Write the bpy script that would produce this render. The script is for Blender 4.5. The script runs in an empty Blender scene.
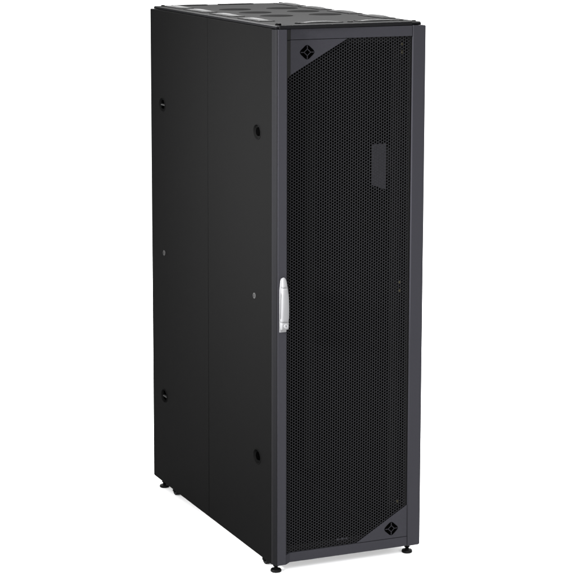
import bpy, bmesh, math, random
from mathutils import Vector, Matrix
random.seed(7)
S = bpy.context.scene
C = S.collection
PI = math.pi
LIFT = 0.015                      # cabinet coordinates are measured from 15 mm above the floor

# ------------------------------------------------------------------ camera
cam = bpy.data.cameras.new('camera')
co = bpy.data.objects.new('camera', cam); C.objects.link(co); S.camera = co
co.location = (-3.16429, -6.37266, 2.52208 + LIFT)
co.rotation_euler = (1.4235728, -0.0020741, -0.4287671)
cam.sensor_fit = 'HORIZONTAL'; cam.sensor_width = 36.0
cam.lens = 36.0 * 1981.9975 / 576.0
cam.shift_x = 0.0
cam.shift_y = (173.745 - 288.0) / 576.0
cam.clip_start = 0.1; cam.clip_end = 200

# ------------------------------------------------------------------ studio light
S.view_settings.view_transform = 'Standard'; S.view_settings.look = 'None'
S.view_settings.exposure = 0.0; S.view_settings.gamma = 1.0
w = bpy.data.worlds.new('World'); S.world = w; w.use_nodes = True
bg = w.node_tree.nodes['Background']
bg.inputs['Color'].default_value = (1.0, 1.0, 1.0, 1); bg.inputs['Strength'].default_value = 2.0

def softbox(name, loc, target, sx, sy, power, spread=180, col=(1, 1, 1)):
    l = bpy.data.lights.new(name, 'AREA'); l.shape = 'RECTANGLE'; l.size = sx; l.size_y = sy
    l.energy = power; l.color = col; l.spread = math.radians(spread)
    o = bpy.data.objects.new(name, l); C.objects.link(o); o.location = loc
    o.rotation_euler = (Vector(target) - Vector(loc)).to_track_quat('-Z', 'Y').to_euler()
    return o
softbox('overhead_softbox', (0.0, 0.8, 5.2), (0, 0.6, 0), 4.5, 4.5, 500)
softbox('side_softbox', (-4.2, -0.4, 2.7), (-0.3, 0.08, 1.56), 1.0, 1.0, 158, 40)
softbox('front_softbox', (-1.2, -4.8, 4.0), (0.05, 0, 1.2), 1.6, 1.6, 110, 110, (0.97, 0.975, 1.0))
softbox('low_front_fill', (-0.9, -4.2, 0.75), (0.0, 0, 0.05), 3.4, 0.7, 255, 120)  # added fill, no such source seen; lightens the floor shadow under the door
softbox('rear_softbox', (1.6, 5.5, 3.0), (0, 1.0, 0), 3.0, 2.0, 350)

# ------------------------------------------------------------------ materials
def mat(name, col, rough=0.5, spec=0.3, metal=0.0, bump=0.0, bscale=900.0, mottled=0.0):
    m = bpy.data.materials.new(name); m.use_nodes = True
    nt = m.node_tree; b = nt.nodes['Principled BSDF']
    b.inputs['Roughness'].default_value = rough; b.inputs['Metallic'].default_value = metal
    b.inputs['Specular IOR Level'].default_value = spec
    b.inputs['Base Color'].default_value = (*col, 1)
    tc = nt.nodes.new('ShaderNodeTexCoord')
    if mottled:
        n = nt.nodes.new('ShaderNodeTexNoise'); n.inputs['Scale'].default_value = 220.0
        n.inputs['Detail'].default_value = 4.0
        nt.links.new(tc.outputs['Object'], n.inputs['Vector'])
        r = nt.nodes.new('ShaderNodeValToRGB')
        r.color_ramp.elements[0].position = 0.3; r.color_ramp.elements[1].position = 0.7
        r.color_ramp.elements[0].color = (*[c * (1 - mottled) for c in col], 1)
        r.color_ramp.elements[1].color = (*[c * (1 + mottled) for c in col], 1)
        nt.links.new(n.outputs['Fac'], r.inputs['Fac'])
        nt.links.new(r.outputs['Color'], b.inputs['Base Color'])
    if bump:
        n = nt.nodes.new('ShaderNodeTexNoise'); n.inputs['Scale'].default_value = bscale
        n.inputs['Detail'].default_value = 3.0
        nt.links.new(tc.outputs['Object'], n.inputs['Vector'])
        bp = nt.nodes.new('ShaderNodeBump'); bp.inputs['Strength'].default_value = bump
        bp.inputs['Distance'].default_value = 0.0004
        nt.links.new(n.outputs['Fac'], bp.inputs['Height'])
        nt.links.new(bp.outputs['Normal'], b.inputs['Normal'])
    return m
M = dict(
    panel=mat('black_powder_coat', (0.00175, 0.00175, 0.00175), 0.55, 0.002, bump=0.12, mottled=0.06),
    door=mat('charcoal_door_paint', (0.0091, 0.0090, 0.0105), 0.55, 0.004, bump=0.15, mottled=0.08),
    trim=mat('corner_trim_paint', (0.0033, 0.0033, 0.0036), 0.38, 0.005, bump=0.12, mottled=0.06),
    shade_and_rail=mat('shade_strip_and_rail', (0.0054, 0.0054, 0.0053), 0.6, 0.002, bump=0.1, mottled=0.05),  # base rails, and the strip that paints shade beside the left stile
    edge=mat('roof_edge_paint', (0.0028, 0.0028, 0.0030), 0.55, 0.003),
    mesh=mat('perforated_black_steel', (0.0049, 0.0049, 0.0053), 0.5, 0.004),
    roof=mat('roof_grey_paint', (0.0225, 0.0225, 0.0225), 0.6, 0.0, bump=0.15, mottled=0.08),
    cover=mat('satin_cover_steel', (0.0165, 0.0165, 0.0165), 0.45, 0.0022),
    dark=mat('black_steel', (0.0008, 0.0008, 0.0008), 0.6, 0.003),
    port=mat('brush_port_black', (0.0085, 0.0085, 0.0085), 0.8, 0.0, bump=0.3),
    rubber=mat('black_rubber', (0.0022, 0.0022, 0.0022), 0.45, 0.03),
    silver=mat('satin_silver', (0.060, 0.060, 0.062), 0.38, 0.04, bump=0.05),
    lock=mat('lock_chrome', (0.082, 0.082, 0.085), 0.3, 0.05),
    brass=mat('yellow_zinc', (0.06, 0.052, 0.028), 0.4, 0.05, metal=0.2),
    plate=mat('grey_plate_paint', (0.0160, 0.0157, 0.0182), 0.6, 0.02),
    emblemline=mat('emblem_grey', (0.0072, 0.0071, 0.0082), 0.5, 0.003),
    hole=mat('deep_black', (0.0002, 0.0002, 0.0002), 0.8, 0.0),
    latchmetal=mat('dull_zinc', (0.014, 0.014, 0.014), 0.4, 0.01),
    inner=mat('inner_black_steel', (0.0022, 0.0022, 0.0022), 0.6, 0.005),
    floor=mat('white_studio_floor', (0.86, 0.86, 0.86), 0.7, 0.1, mottled=0.01),
)

# ------------------------------------------------------------------ mesh helpers
def finish(name, bm, m, parent=None, bevel=0.0, smooth=False, lift=True, segs=2):
    if bevel:
        bmesh.ops.remove_doubles(bm, verts=bm.verts, dist=1e-6)
        es = [e for e in bm.edges if len(e.link_faces) == 2 and e.calc_face_angle(0) > 0.5]
        bmesh.ops.bevel(bm, geom=es, offset=bevel, segments=segs, profile=0.5, affect='EDGES', clamp_overlap=True)
    bmesh.ops.recalc_face_normals(bm, faces=bm.faces)
    if lift: bmesh.ops.translate(bm, verts=bm.verts, vec=(0, 0, LIFT))
    me = bpy.data.meshes.new(name); bm.to_mesh(me); bm.free()
    for mm in (m if isinstance(m, (list, tuple)) else [m]): me.materials.append(M[mm])
    if smooth:
        for p in me.polygons: p.use_smooth = True
    o = bpy.data.objects.new(name, me); C.objects.link(o)
    if parent: o.parent = parent
    return o
def box(bm, x0, x1, y0, y1, z0, z1):
    vs = [bm.verts.new(p) for p in ((x0, y0, z0), (x1, y0, z0), (x1, y1, z0), (x0, y1, z0),
                                    (x0, y0, z1), (x1, y0, z1), (x1, y1, z1), (x0, y1, z1))]
    for f in ((0, 3, 2, 1), (4, 5, 6, 7), (0, 1, 5, 4), (1, 2, 6, 5), (2, 3, 7, 6), (3, 0, 4, 7)):
        bm.faces.new([vs[i] for i in f])
def extrude_xy(bm, pts, z0, z1):
    a = [bm.verts.new((x, y, z0)) for x, y in pts]; b = [bm.verts.new((x, y, z1)) for x, y in pts]
    n = len(pts)
    bm.faces.new(a[::-1]); bm.faces.new(b)
    for i in range(n): bm.faces.new((a[i], a[(i + 1) % n], b[(i + 1) % n], b[i]))
def extrude_xz(bm, pts, y0, y1, mi=0):
    a = [bm.verts.new((x, y0, z)) for x, z in pts]; b = [bm.verts.new((x, y1, z)) for x, z in pts]
    n = len(pts)
    fs = [bm.faces.new(a), bm.faces.new(b[::-1])]
    for i in range(n): fs.append(bm.faces.new((a[i], b[i], b[(i + 1) % n], a[(i + 1) % n])))
    for f in fs: f.material_index = mi
def lathe(bm, prof, centre, axis='z', n=32, sa=1.0, sb=1.0, cap=True):
    """prof: (radius, height along axis); sa, sb stretch the two cross directions"""
    rings = []
    for r, h in prof:
        ring = []
        for k in range(n):
            a = 2 * PI * k / n; u, v = r * sa * math.cos(a), r * sb * math.sin(a)
            p = {'z': (u, v, h), 'x': (h, u, v), 'y': (u, h, v)}[axis]
            ring.append(bm.verts.new(tuple(c + q for c, q in zip(centre, p))))
        rings.append(ring)
    for a, b in zip(rings, rings[1:]):
        for k in range(n): bm.faces.new((a[k], a[(k + 1) % n], b[(k + 1) % n], b[k]))
    if cap and prof[0][0] > 1e-6: bm.faces.new(rings[0][::-1])
    if prof[-1][0] > 1e-6: bm.faces.new(rings[-1])
def copy_tree(o, parent, mirror=None):
    c = o.copy(); C.objects.link(c); c.parent = parent
    for ch in list(o.children): copy_tree(ch, c)
    return c

# ------------------------------------------------------------------ setting: white studio sweep
bm = bmesh.new()
prof = [(-12.0, 0.0), (7.0, 0.0)]
for k in range(1, 13):
    a = k / 12 * PI / 2; prof.append((7.0 + 3.0 * math.sin(a), 3.0 - 3.0 * math.cos(a)))
prof.append((10.0, 8.0))
rows = [[bm.verts.new((x, y, z)) for x in (-14.0, 14.0)] for y, z in prof]
for a, b in zip(rows, rows[1:]): bm.faces.new((a[0], a[1], b[1], b[0]))
fl = finish('floor', bm, 'floor', smooth=True, lift=False); fl['kind'] = 'structure'

# ------------------------------------------------------------------ the cabinet
W2, D, ZB, ZT = 0.30, 1.2419, 0.0265, 2.0
cab = bpy.data.objects.new('server_cabinet', None); C.objects.link(cab)
cab['label'] = 'tall black server cabinet with perforated front door and silver handle standing on white floor'
cab['category'] = 'server cabinet'

# frame: corner posts, top and bottom rings, base sheet
bm = bmesh.new()
for sx in (-1, 1):
    for y0, y1 in ((0.034, 0.074), (1.165, 1.205)):
        a, b = sorted((sx * 0.293, sx * 0.253)); box(bm, a, b, y0, y1, 0.036, 1.990)
    a, b = sorted((sx * 0.291, sx * 0.255))
    for z0, z1 in ((0.037, 0.085), (1.940, 1.989)): box(bm, a, b, 0.075, 1.164, z0, z1)
for y0, y1 in ((0.036, 0.072), (1.167, 1.203)):
    for z0, z1 in ((0.037, 0.085), (1.940, 1.989)): box(bm, -0.252, 0.252, y0, y1, z0, z1)
finish('frame', bm, 'inner', cab, bevel=0.002)
bm = bmesh.new(); box(bm, -0.254, 0.254, 0.073, 1.166, 0.050, 0.054)
finish('base_plate', bm, 'edge', cab)
for sx in (-1, 1):
    bm = bmesh.new(); box(bm, sx * 0.206 - 0.010, sx * 0.206 + 0.010, 0.12, 1.12, 0.0538, 0.0620)
    finish('base_rail', bm, 'shade_and_rail', cab, bevel=0.0015)

# ---- side panels with real latch openings
def annulus(bm, x, cy, cz, hw, hz, ry, rz, depth, n=32):
    """square-to-ellipse ring at plane x, then the wall of the opening going inwards"""
    sq, el, wl = [], [], []
    for k in range(n):
        a = 2 * PI * k / n; c, s = math.cos(a), math.sin(a); m = max(abs(c), abs(s))
        sq.append(bm.verts.new((x, cy + hw * c / m, cz + hz * s / m)))
        el.append(bm.verts.new((x, cy + ry * c, cz + rz * s)))
        wl.append(bm.verts.new((x + depth, cy + ry * c, cz + rz * s)))
    for k in range(n):
        j = (k + 1) % n
        bm.faces.new((sq[k], sq[j], el[j], el[k])); bm.faces.new((el[k], el[j], wl[j], wl[k]))
def rect(bm, x, y0, y1, z0, z1):
    bm.faces.new([bm.verts.new(p) for p in ((x, y0, z0), (x, y1, z0), (x, y1, z1), (x, y0, z1))])
LRY, LRZ = 0.032, 0.0265
def side_panel(y0, y1, latch_y, key_y, has_bar):
    bm = bmesh.new(); e = 0.003; xo = -W2
    Y0, Y1, Z0, Z1 = y0 + e, y1 - e, ZB + e, ZT - e
    hs = [(latch_y, 0.4025), (latch_y, 1.618)]
    z = Z0; hw, hz = 0.045, 0.040
    for cy, cz in hs:
        rect(bm, xo, Y0, Y1, z, cz - hz)
        rect(bm, xo, Y0, cy - hw, cz - hz, cz + hz); rect(bm, xo, cy + hw, Y1, cz - hz, cz + hz)
        annulus(bm, xo, cy, cz, hw, hz, LRY, LRZ, 0.012)
        z = cz + hz
    rect(bm, xo, Y0, Y1, z, Z1)
    # rounded folded edges and return flanges
    for k in range(3):
        a0, a1 = k / 3 * PI / 2, (k + 1) / 3 * PI / 2
        o0, o1 = e * math.sin(a0), e * math.sin(a1); d0, d1 = e * (1 - math.cos(a0)), e * (1 - math.cos(a1))
        def ring(o, d): return [(xo + d, Y0 - o, Z0 - o), (xo + d, Y1 + o, Z0 - o), (xo + d, Y1 + o, Z1 + o), (xo + d, Y0 - o, Z1 + o)]
        r0, r1 = ring(o0, d0), ring(o1, d1)
        for i in range(4):
            j = (i + 1) % 4
            bm.faces.new([bm.verts.new(p) for p in (r0[i], r0[j], r1[j], r1[i])])
        if k == 2:
            r2 = [(xo + 0.018, y, z) for _, y, z in r1]
            for i in range(4):
                j = (i + 1) % 4
                bm.faces.new([bm.verts.new(p) for p in (r1[i], r1[j], r2[j], r2[i])])
    p = finish('side_panel', bm, 'panel', cab)
    for cy, cz in hs:
        bm = bmesh.new()          # recessed dish with raised lip
        lathe(bm, [(1.10, -0.0002), (1.10, -0.0016), (1.03, -0.0024), (0.985, -0.0012), (0.96, 0.003), (0.90, 0.0115), (0.3, 0.0125), (0.0001, 0.0126)],
              (xo, cy, cz), 'x', 40, LRY, LRZ, cap=False)
        la = finish('latch', bm, 'panel', p, smooth=True)
        bm = bmesh.new()
        if has_bar:
            box(bm, xo - 0.002, xo + 0.011, cy - 0.029, cy + 0.010, cz - 0.002, cz + 0.002)
            finish('latch_bar', bm, 'latchmetal', la, bevel=0.001)
            bm = bmesh.new()
            for s in (-1, 1): box(bm, xo + 0.002, xo + 0.0118, cy - 0.018, cy + 0.016, cz + min(s * 0.004, s * 0.017), cz + max(s * 0.004, s * 0.017))
            finish('latch_slot', bm, 'hole', la, bevel=0.003)
        else:
            lathe(bm, [(0.60, 0.0125), (0.60, 0.0045), (0.55, 0.0038), (0.0001, 0.0038)], (xo, cy + 0.0055, cz), 'x', 32, LRY * 0.82, LRZ, cap=False)
            finish('latch_slot', bm, 'hole', la, smooth=True)
    bm = bmesh.new()
    lathe(bm, [(0.011, 0.0), (0.011, -0.0022), (0.010, -0.003), (0.0001, -0.003)], (xo, key_y, 1.008), 'x', 24)
    lk = finish('key_lock', bm, 'latchmetal', p, smooth=False)
    bm = bmesh.new(); box(bm, xo - 0.0036, xo - 0.0028, key_y - 0.0018, key_y + 0.0018, 1.002, 1.014)
    finish('keyhole', bm, 'dark', lk)
    return p
pf = side_panel(0.031, 0.6305, 0.1585, 0.1804, False)
pr = side_panel(0.6330, D + 0.002, 1.117, 1.1034, True)
for src in (pf, pr):                                   # the far side carries the same two panels, turned round
    c = copy_tree(src, cab); c.rotation_euler = (0, 0, PI)
    c.location = (0, 0.031 + D, 0)
bm = bmesh.new(); box(bm, -0.2815, -0.2795, 0.04, 1.20, 0.09, 1.935); box(bm, 0.2795, 0.2815, 0.04, 1.20, 0.09, 1.935)
finish('inner_liner', bm, 'inner', cab)

# ---- rear door
bm = bmesh.new(); box(bm, -0.281, 0.281, 1.207, 1.2365, 0.034, 1.992); box(bm, -0.2990, 0.2990, 1.2450, 1.2505, 0.0275, 1.999)
rd = finish('rear_door', bm, 'dark', cab, bevel=0.003)
bm = bmesh.new()
for k in range(60):
    z = 0.16 + k * 0.029; box(bm, -0.22, 0.22, 1.2490, 1.2535, z, z + 0.012)
finish('vent_louvres', bm, 'dark', rd)

# ---- roof
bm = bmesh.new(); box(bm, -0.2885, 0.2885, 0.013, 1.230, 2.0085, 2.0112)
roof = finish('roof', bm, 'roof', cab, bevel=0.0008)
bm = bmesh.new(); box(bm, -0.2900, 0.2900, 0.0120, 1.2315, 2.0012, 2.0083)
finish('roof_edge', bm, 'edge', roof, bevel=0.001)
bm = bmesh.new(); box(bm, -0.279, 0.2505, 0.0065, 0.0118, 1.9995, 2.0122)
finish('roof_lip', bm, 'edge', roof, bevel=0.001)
def cover_bm(cx, cy, lx, ly, h=0.012):
    """shallow arched cable-entry cover"""
    bm = bmesh.new(); nx, ny = 14, 8; g = []
    for i in range(nx + 1):
        row = []
        for j in range(ny + 1):
            u, v = -1 + 2 * i / nx, -1 + 2 * j / ny
            z = 2.0112 + h * (1 - abs(u) ** 3.0) * (1 - abs(v) ** 4)
            row.append(bm.verts.new((cx + u * lx / 2, cy + v * ly / 2, z)))
        g.append(row)
    for i in range(nx):
        for j in range(ny): bm.faces.new((g[i][j], g[i + 1][j], g[i + 1][j + 1], g[i][j + 1]))
    return bm
def cover_y(cx, cy, l, wd, h):
    bm = cover_bm(0, 0, l, wd, h)
    bmesh.ops.rotate(bm, verts=bm.verts, cent=(0, 0, 0), matrix=Matrix.Rotation(PI / 2, 3, 'Z'))
    bmesh.ops.translate(bm, verts=bm.verts, vec=(cx, cy, 0))
    return bm
def edge_slot(cx, cy, wx, wy, cover):
    bm = bmesh.new(); box(bm, cx - wx / 2, cx + wx / 2, cy - wy / 2, cy + wy / 2, 2.0105, 2.0135)
    o = finish('cable_slot', bm, 'dark', roof, bevel=0.001)
    o2 = finish('slot_cover', cover, 'cover', o, smooth=True)
for cy in (0.325, 0.60, 0.87, 1.115):
    edge_slot(-0.232, cy, 0.062, 0.205, cover_y(-0.230, cy, 0.185, 0.050, 0.0055))
    edge_slot(0.255, cy - 0.025, 0.055, 0.205, cover_y(0.257, cy - 0.025, 0.185, 0.046, 0.0085))
for cx in (-0.075, 0.155):
    edge_slot(cx, 0.105, 0.165, 0.050, cover_bm(cx, 0.105, 0.150, 0.044, 0.0055))
for cx in (-0.145, 0.06):
    bm = bmesh.new(); box(bm, cx - 0.075, cx + 0.075, 1.185, 1.215, 2.0105, 2.0145)
    finish('rear_slot', bm, 'dark', roof, bevel=0.001)
for cx in (-0.075, 0.130):
    for cy in (0.49, 0.69, 0.89):
        bm = bmesh.new(); lathe(bm, [(0.066, 2.0105), (0.066, 2.0124), (0.063, 2.0130), (0.0001, 2.0130)], (cx, cy, 0), 'z', 40, 1.0, 0.72)
        finish('brush_port', bm, 'port', roof)
for cx, cy, r, h in ((-0.272, 0.035, 0.011, 0.0075), (0.272, 0.035, 0.008, 0.004), (-0.262, 1.20, 0.008, 0.005), (0.265, 1.20, 0.008, 0.005), (-0.172, 0.088, 0.011, 0.004), (0.038, 0.088, 0.011, 0.003), (0.248, 0.088, 0.008, 0.003), (0.16, 0.16, 0.011, 0.004)):
    bm = bmesh.new(); lathe(bm, [(r, 2.0105), (r, 2.0112 + h * 0.7), (r * 0.75, 2.0112 + h), (0.0001, 2.0114 + h)], (cx, cy, 0), 'z', 20)
    finish('roof_bolt', bm, 'dark', roof)

# ---- front door
XL, XR = -0.2530, 0.2515                    # inner edges of the two stiles
def dip(x):                                 # the skin turns in from the left stile and runs nearly flat to the right one
    t = max(0.0, min(1.0, (x - XL) / 0.023)); u = max(0.0, min(1.0, (x - XL - 0.023) / (XR - XL - 0.023)))
    return 0.0175 * t - 0.0145 * u
bm = bmesh.new()
extrude_xy(bm, [(-0.2995, 0.0295), (-0.2995, 0.026), (-0.2985, 0.017), (-0.2955, 0.0085), (-0.2925, 0.0038), (-0.2896, 0.0016),
                (-0.2890, 0.0026), (-0.2890, 0.0295)], 0.028, 1.998)
trim_bm = bm; bm = bmesh.new()
extrude_xy(bm, [(-0.2882, 0.0295), (-0.2882, 0.0016), (-0.2872, 0.0), (XL - 0.0012, 0.0), (XL, 0.0012), (XL, 0.0295)], 0.028, 1.998)
r = 0.007
pts = [(XR + 0.0015, 0.028)]
pts += [(0.3030 - r + r * math.sin(a), 0.028 + r - r * math.cos(a)) for a in [i / 6 * PI / 2 for i in range(7)]]
pts += [(0.3030 - 0.003, 1.9985 + 0.0), (XR + 0.0015, 1.9985)]
pts[-2:-2] = [(0.3030, 1.9955)]
bm2 = bmesh.new(); extrude_xz(bm2, pts, 0.0, 0.0295)
es = [e for e in bm2.edges if e.calc_face_angle(0) > 0.2 and all(v.co.y < 0.001 for v in e.verts)]
bmesh.ops.bevel(bm2, geom=es, offset=0.0022, segments=2, profile=0.5, affect='EDGES')
tmp = bpy.data.meshes.new('tmp'); bm2.to_mesh(tmp); bm2.free(); bm.from_mesh(tmp); bpy.data.meshes.remove(tmp)
door = finish('front_door', bm, 'door', cab)
finish('corner_trim', trim_bm, 'trim', door)

def skin_poly(poly, y_off, thick, name, parent, mi='door', bevel=0.0):
    """flat outline in x,z laid on the dished door skin, with a thickness"""
    bm = bmesh.new()
    vs = [bm.verts.new((x, 0, z)) for x, z in poly]; bm.faces.new(vs)
    for xc in (XL + 0.006, XL + 0.0115, XL + 0.017, XL + 0.023):
        bmesh.ops.bisect_plane(bm, geom=bm.verts[:] + bm.edges[:] + bm.faces[:], plane_co=(xc, 0, 0), plane_no=(1, 0, 0))
    r = bmesh.ops.extrude_face_region(bm, geom=bm.faces[:])
    nv = {v for v in r['geom'] if isinstance(v, bmesh.types.BMVert)}
    for v in bm.verts:
        v.co.y = dip(v.co.x) + y_off + (thick if v in nv else 0)
    return finish(name, bm, mi, parent, bevel=bevel)
skin_poly([(XL + 0.0006, 1.9605), (XR - 0.0008, 1.9605), (XR - 0.0008, 1.9978), (XL + 0.0006, 1.9978)], 0.0012, 0.012, 'top_rail', door)
skin_poly([(XL + 0.0006, 0.0282), (XR - 0.0008, 0.0282), (XR - 0.0008, 0.0640), (XL + 0.0006, 0.0640)], 0.0012, 0.012, 'bottom_rail', door)
skin_poly([(XL + 0.0006, 1.8215), (XL + 0.0006, 1.9584), (-0.0085, 1.9584)], 0.0026, 0.0022, 'corner_plate', door)
skin_poly([(XR - 0.0008, 0.1880), (XR - 0.0008, 0.0660), (0.0420, 0.0660)], 0.0026, 0.0022, 'corner_plate', door)

for z0, z1 in ((1.9612, 1.9972), (1.8225, 1.9580)):  # dark strip: the shade beside the left stile, put in as colour
    skin_poly([(XL + 0.0008, z0 - (0 if z0 > 1.9 else 0)), (XL + 0.0215, z0 + (0 if z0 > 1.9 else 0.0112)), (XL + 0.0215, z1), (XL + 0.0008, z1)], 0.0001 if z0 > 1.9 else 0.0015, 0.0008, 'shade_strip', door, 'shade_and_rail')
bm = bmesh.new(); extrude_xz(bm, [(XR - 0.0120, 0.184), (XR - 0.0002, 0.184), (XR - 0.0002, 1.9600), (XR - 0.0120, 1.9600)], 0.0108, 0.0118)
finish('dark_edge_strip', bm, 'inner', door)  # dark strip where the perforated sheet stops short of the right stile
# small grey rating plate low behind the mesh
bm = bmesh.new(); box(bm, -0.034, 0.012, 0.0300, 0.0312, 0.0805, 0.0865)
finish('rating_plate', bm, 'plate', door)

# perforated sheet: true hexagonal openings
P = 0.0109; CW = P * math.sqrt(3) / 2; RC = P / math.sqrt(3); RH = RC * 0.75; TH = 0.0013; Y0 = 0.0062
bm = bmesh.new()
ncol = int((XR - XL) / CW) + 1
cache = {}
def cv(x, z):
    k = (round(x * 2e4), round(z * 2e4))
    if k not in cache: cache[k] = bm.verts.new((x, dip(x) + Y0, z))
    return cache[k]
for i in range(ncol):
    x = XL + 0.0025 + i * CW
    if x > XR - 0.0095: break
    j = 0
    while True:
        z = 0.061 + (j + 0.5 * (i % 2)) * P; j += 1
        if z > 1.964: break
        if (z - 1.8215) - (x - XL) * (1.9584 - 1.8215) / (-0.0085 - XL) > 0.022 and x < -0.02: continue
        if (0.188 - z) - (XR - x) * (0.188 - 0.066) / (XR - 0.042) > 0.022 and x > 0.05: continue
        oc, ih, ib = [], [], []
        for k in range(6):
            a = k * PI / 3; c, s = math.cos(a), math.sin(a)
            oc.append(cv(x + RC * c, z + RC * s))
            hx, hz = x + RH * c, z + RH * s
            ih.append(bm.verts.new((hx, dip(hx) + Y0, hz))); ib.append(bm.verts.new((hx, dip(hx) + Y0 + TH, hz)))
        for k in range(6):
            n = (k + 1) % 6
            bm.faces.new((oc[k], oc[n], ih[n], ih[k])); bm.faces.new((ih[k], ih[n], ib[n], ib[k]))
me = bpy.data.meshes.new('perforated_sheet')
bmesh.ops.recalc_face_normals(bm, faces=bm.faces)
bmesh.ops.translate(bm, verts=bm.verts, vec=(0, 0, LIFT)); bm.to_mesh(me); bm.free(); me.materials.append(M['mesh'])
o = bpy.data.objects.new('perforated_sheet', me); C.objects.link(o); o.parent = door

# emblems: rounded black diamond with a grey inner diamond and four spokes
def emblem(cx, cz, yb):
    bm = bmesh.new(); R_ = 0.0305; VR = 0.027 / 0.0295; rr = 0.30
    pts = []
    for k in range(4):                                   # rounded corners
        a = k * PI / 2; c = Vector((math.cos(a), math.sin(a)))
        p0 = Vector((math.cos(a - PI / 2), math.sin(a - PI / 2))); p1 = Vector((math.cos(a + PI / 2), math.sin(a + PI / 2)))
        A = c.lerp(p0, rr); B = c.lerp(p1, rr)
        for t in [i / 6 for i in range(7)]:
            q = A * (1 - t) ** 2 + c * 2 * t * (1 - t) + B * t ** 2; pts.append((cx + q.x * R_ * 1.08, cz + q.y * R_ * VR * 1.08))
    extrude_xz(bm, pts, yb - 0.0012, yb + 0.001, 0)
    def bar(a, b, wd):
        a, b = Vector(a), Vector(b); d = (b - a).normalized(); n = Vector((-d.y, d.x)) * wd / 2
        q = [a - n, b - n, b + n, a + n]
        extrude_xz(bm, [(cx + v.x, cz + v.y * VR) for v in q], yb - 0.0018, yb - 0.0008, 1)
    ro, ri = 0.0150, 0.0112
    for k in range(4):
        a = k * PI / 2; b = a + PI / 2
        o0, o1 = (ro * math.cos(a), ro * math.sin(a)), (ro * math.cos(b), ro * math.sin(b))
        i0, i1 = (ri * math.cos(a), ri * math.sin(a)), (ri * math.cos(b), ri * math.sin(b))
        extrude_xz(bm, [(cx + x, cz + z * VR) for x, z in (o0, o1, i1, i0)], yb - 0.0018, yb - 0.0008, 1)
        bar((0.0142 * math.cos(a), 0.0142 * math.sin(a)), (0.0255 * math.cos(a), 0.0255 * math.sin(a)), 0.0030)
    return finish('emblem', bm, ['hole', 'emblemline'], door)
emblem(-0.1723 + 0.006, 1.9162 - 0.0025, dip(-0.1663) + 0.0026)
emblem(0.1821 + 0.003, 0.1046 - 0.001, dip(0.185) + 0.0026)

# ---- swing handle on the left stile
def loft(bm, secs, n=28, e=3.2):
    """secs: (z, cx, half width, y front, y back)"""
    rings = []
    for z, cx, hw, yf, yb in secs:
        ring = []
        for k in range(n):
            a = 2 * PI * k / n; c, s = math.cos(a), math.sin(a)
            u = math.copysign(abs(c) ** (2 / e), c); v = math.copysign(abs(s) ** (2 / e), s)
            ring.append(bm.verts.new((cx + hw * u, (yf + yb) / 2 + (yb - yf) / 2 * v, z)))
        rings.append(ring)
    for a, b in zip(rings, rings[1:]):
        for k in range(n): bm.faces.new((a[k], a[(k + 1) % n], b[(k + 1) % n], b[k]))
    bm.faces.new(rings[0][::-1]); bm.faces.new(rings[-1])
HX = -0.2695
bm = bmesh.new()
loft(bm, [(0.9055, HX, 0.0125, -0.004, 0.001), (0.907, HX, 0.0135, -0.008, 0.001), (1.06, HX, 0.0135, -0.0085, 0.001), (1.095, HX, 0.010, -0.008, 0.001), (1.104, HX, 0.006, -0.004, 0.001)])
hd = finish('door_handle', bm, 'silver', cab, smooth=True)
bm = bmesh.new()
secs = []
for k in range(17):
    t = k / 16; z = 0.946 + t * (1.0715 - 0.946)
    yf = -0.0265 - 0.0035 * math.sin(PI * min(1, t * 1.05)); secs.append((z, HX, 0.0152 - 0.0035 * t ** 3, yf, -0.0165 if 0.12 < t < 0.86 else -0.0075))
loft(bm, secs)
finish('grip', bm, 'silver', hd, smooth=True)
bm = bmesh.new()
loft(bm, [(1.0725, HX, 0.0114, -0.0262, -0.0075), (1.080, HX, 0.0105, -0.0235, -0.0075), (1.094, HX, 0.0090, -0.0205, -0.0075), (1.102, HX, 0.0072, -0.017, -0.007), (1.1065, HX, 0.0045, -0.013, -0.006), (1.1078, HX, 0.002, -0.010, -0.007)])
finish('handle_cap', bm, 'silver', hd, smooth=True)
bm = bmesh.new()
loft(bm, [(0.9185, HX, 0.0135, -0.022, -0.0075), (0.920, HX, 0.0148, -0.0245, -0.0075), (0.944, HX, 0.0152, -0.0265, -0.0075), (0.945, HX, 0.0147, -0.026, -0.0075)], e=5)
finish('lock_block', bm, 'silver', hd, smooth=True)
bm = bmesh.new()
lathe(bm, [(0.0085, -0.0262), (0.0085, -0.0276), (0.0078, -0.0282), (0.0001, -0.0282)], (HX + 0.002, 0, 0.9325), 'y', 28)
finish('lock_cylinder', bm, 'lock', hd)
bm = bmesh.new(); box(bm, HX + 0.0012, HX + 0.0028, -0.0287, -0.0280, 0.9290, 0.9360)
finish('keyhole', bm, 'dark', hd)

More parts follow.
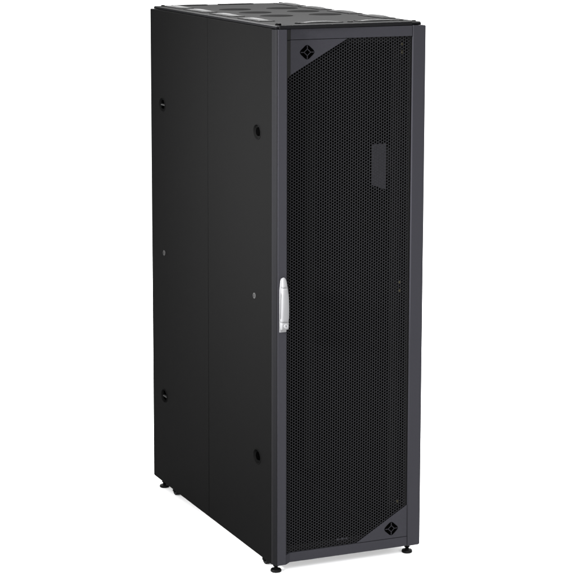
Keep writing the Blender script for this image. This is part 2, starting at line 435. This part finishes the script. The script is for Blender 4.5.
# ---- inside: mounting rails with plated screws, and the small grey plate behind the mesh
for x0, x1 in ((-0.246, -0.214), (0.220, 0.271)):
    for y0 in (0.105, 0.86):
        bm = bmesh.new(); box(bm, x0, x1, y0, y0 + 0.002, 0.095, 1.932)
        xs = x0 if x0 < 0 else x1 - 0.002
        box(bm, xs, xs + 0.002, y0 + 0.002, y0 + 0.04, 0.095, 1.932)
        rl = finish('mounting_rail', bm, 'inner', cab)
        if y0 < 0.5 and x0 > 0:
            for z in (1.925, 1.8935, 1.0265, 0.9955, 0.171):
                bm = bmesh.new(); lathe(bm, [(0.006, 0.0), (0.006, -0.003), (0.004, -0.0045), (0.0001, -0.0045)], (0.2622, y0, z), 'y', 16)
                finish('rail_screw', bm, 'brass', rl)
bm = bmesh.new(); extrude_xz(bm, [(0.1379, 1.4040), (0.1970, 1.3845), (0.1965, 1.5560), (0.1375, 1.5560)], 0.0985, 0.1005)
finish('blanking_plate', bm, 'plate', cab)
bm = bmesh.new(); box(bm, 0.1965, 0.2205, 0.102, 0.104, 1.44, 1.54); box(bm, 0.19, 0.1965, 0.1012, 0.104, 1.44, 1.54)
finish('plate_bracket', bm, 'inner', cab)

# ---- levelling feet and casters
def foot(x, y):
    bm = bmesh.new()
    lathe(bm, [(0.0185, 0.0), (0.0205, 0.002), (0.0205, 0.007), (0.0185, 0.0105), (0.010, 0.0125), (0.0075, 0.014), (0.0001, 0.0145)], (x, y, 0), 'z', 32)
    o = finish('levelling_foot', bm, 'rubber', cab, lift=False, smooth=False)
    bm = bmesh.new(); lathe(bm, [(0.0068, 0.012), (0.0068, 0.021), (0.0105, 0.0215), (0.0105, 0.0295), (0.0068, 0.030), (0.0068, 0.054)], (x, y, 0), 'z', 18)
    finish('stem', bm, 'dark', o, lift=False)
for x, y in ((-0.267, 0.060), (0.2765, 0.050), (-0.2715, 1.197), (0.2715, 1.197)): foot(x, y)
def caster(x, y):
    bm = bmesh.new()
    box(bm, x - 0.022, x + 0.022, y - 0.022, y + 0.022, 0.0475, 0.0525)
    for s in (-1, 1): box(bm, x + s * 0.0135 - 0.0012, x + s * 0.0135 + 0.0012, y - 0.012, y + 0.014, 0.014, 0.0475)
    o = finish('caster', bm, 'dark', cab, lift=False)
    bm = bmesh.new(); lathe(bm, [(0.006, -0.0115), (0.018, -0.0115), (0.0205, -0.009), (0.0205, 0.009), (0.018, 0.0115), (0.006, 0.0115)], (x, y, 0.0205), 'x', 32)
    finish('wheel', bm, 'rubber', o, lift=False)
for x in (-0.262, 0.262):
    for y in (0.150, 1.074): caster(x, y)
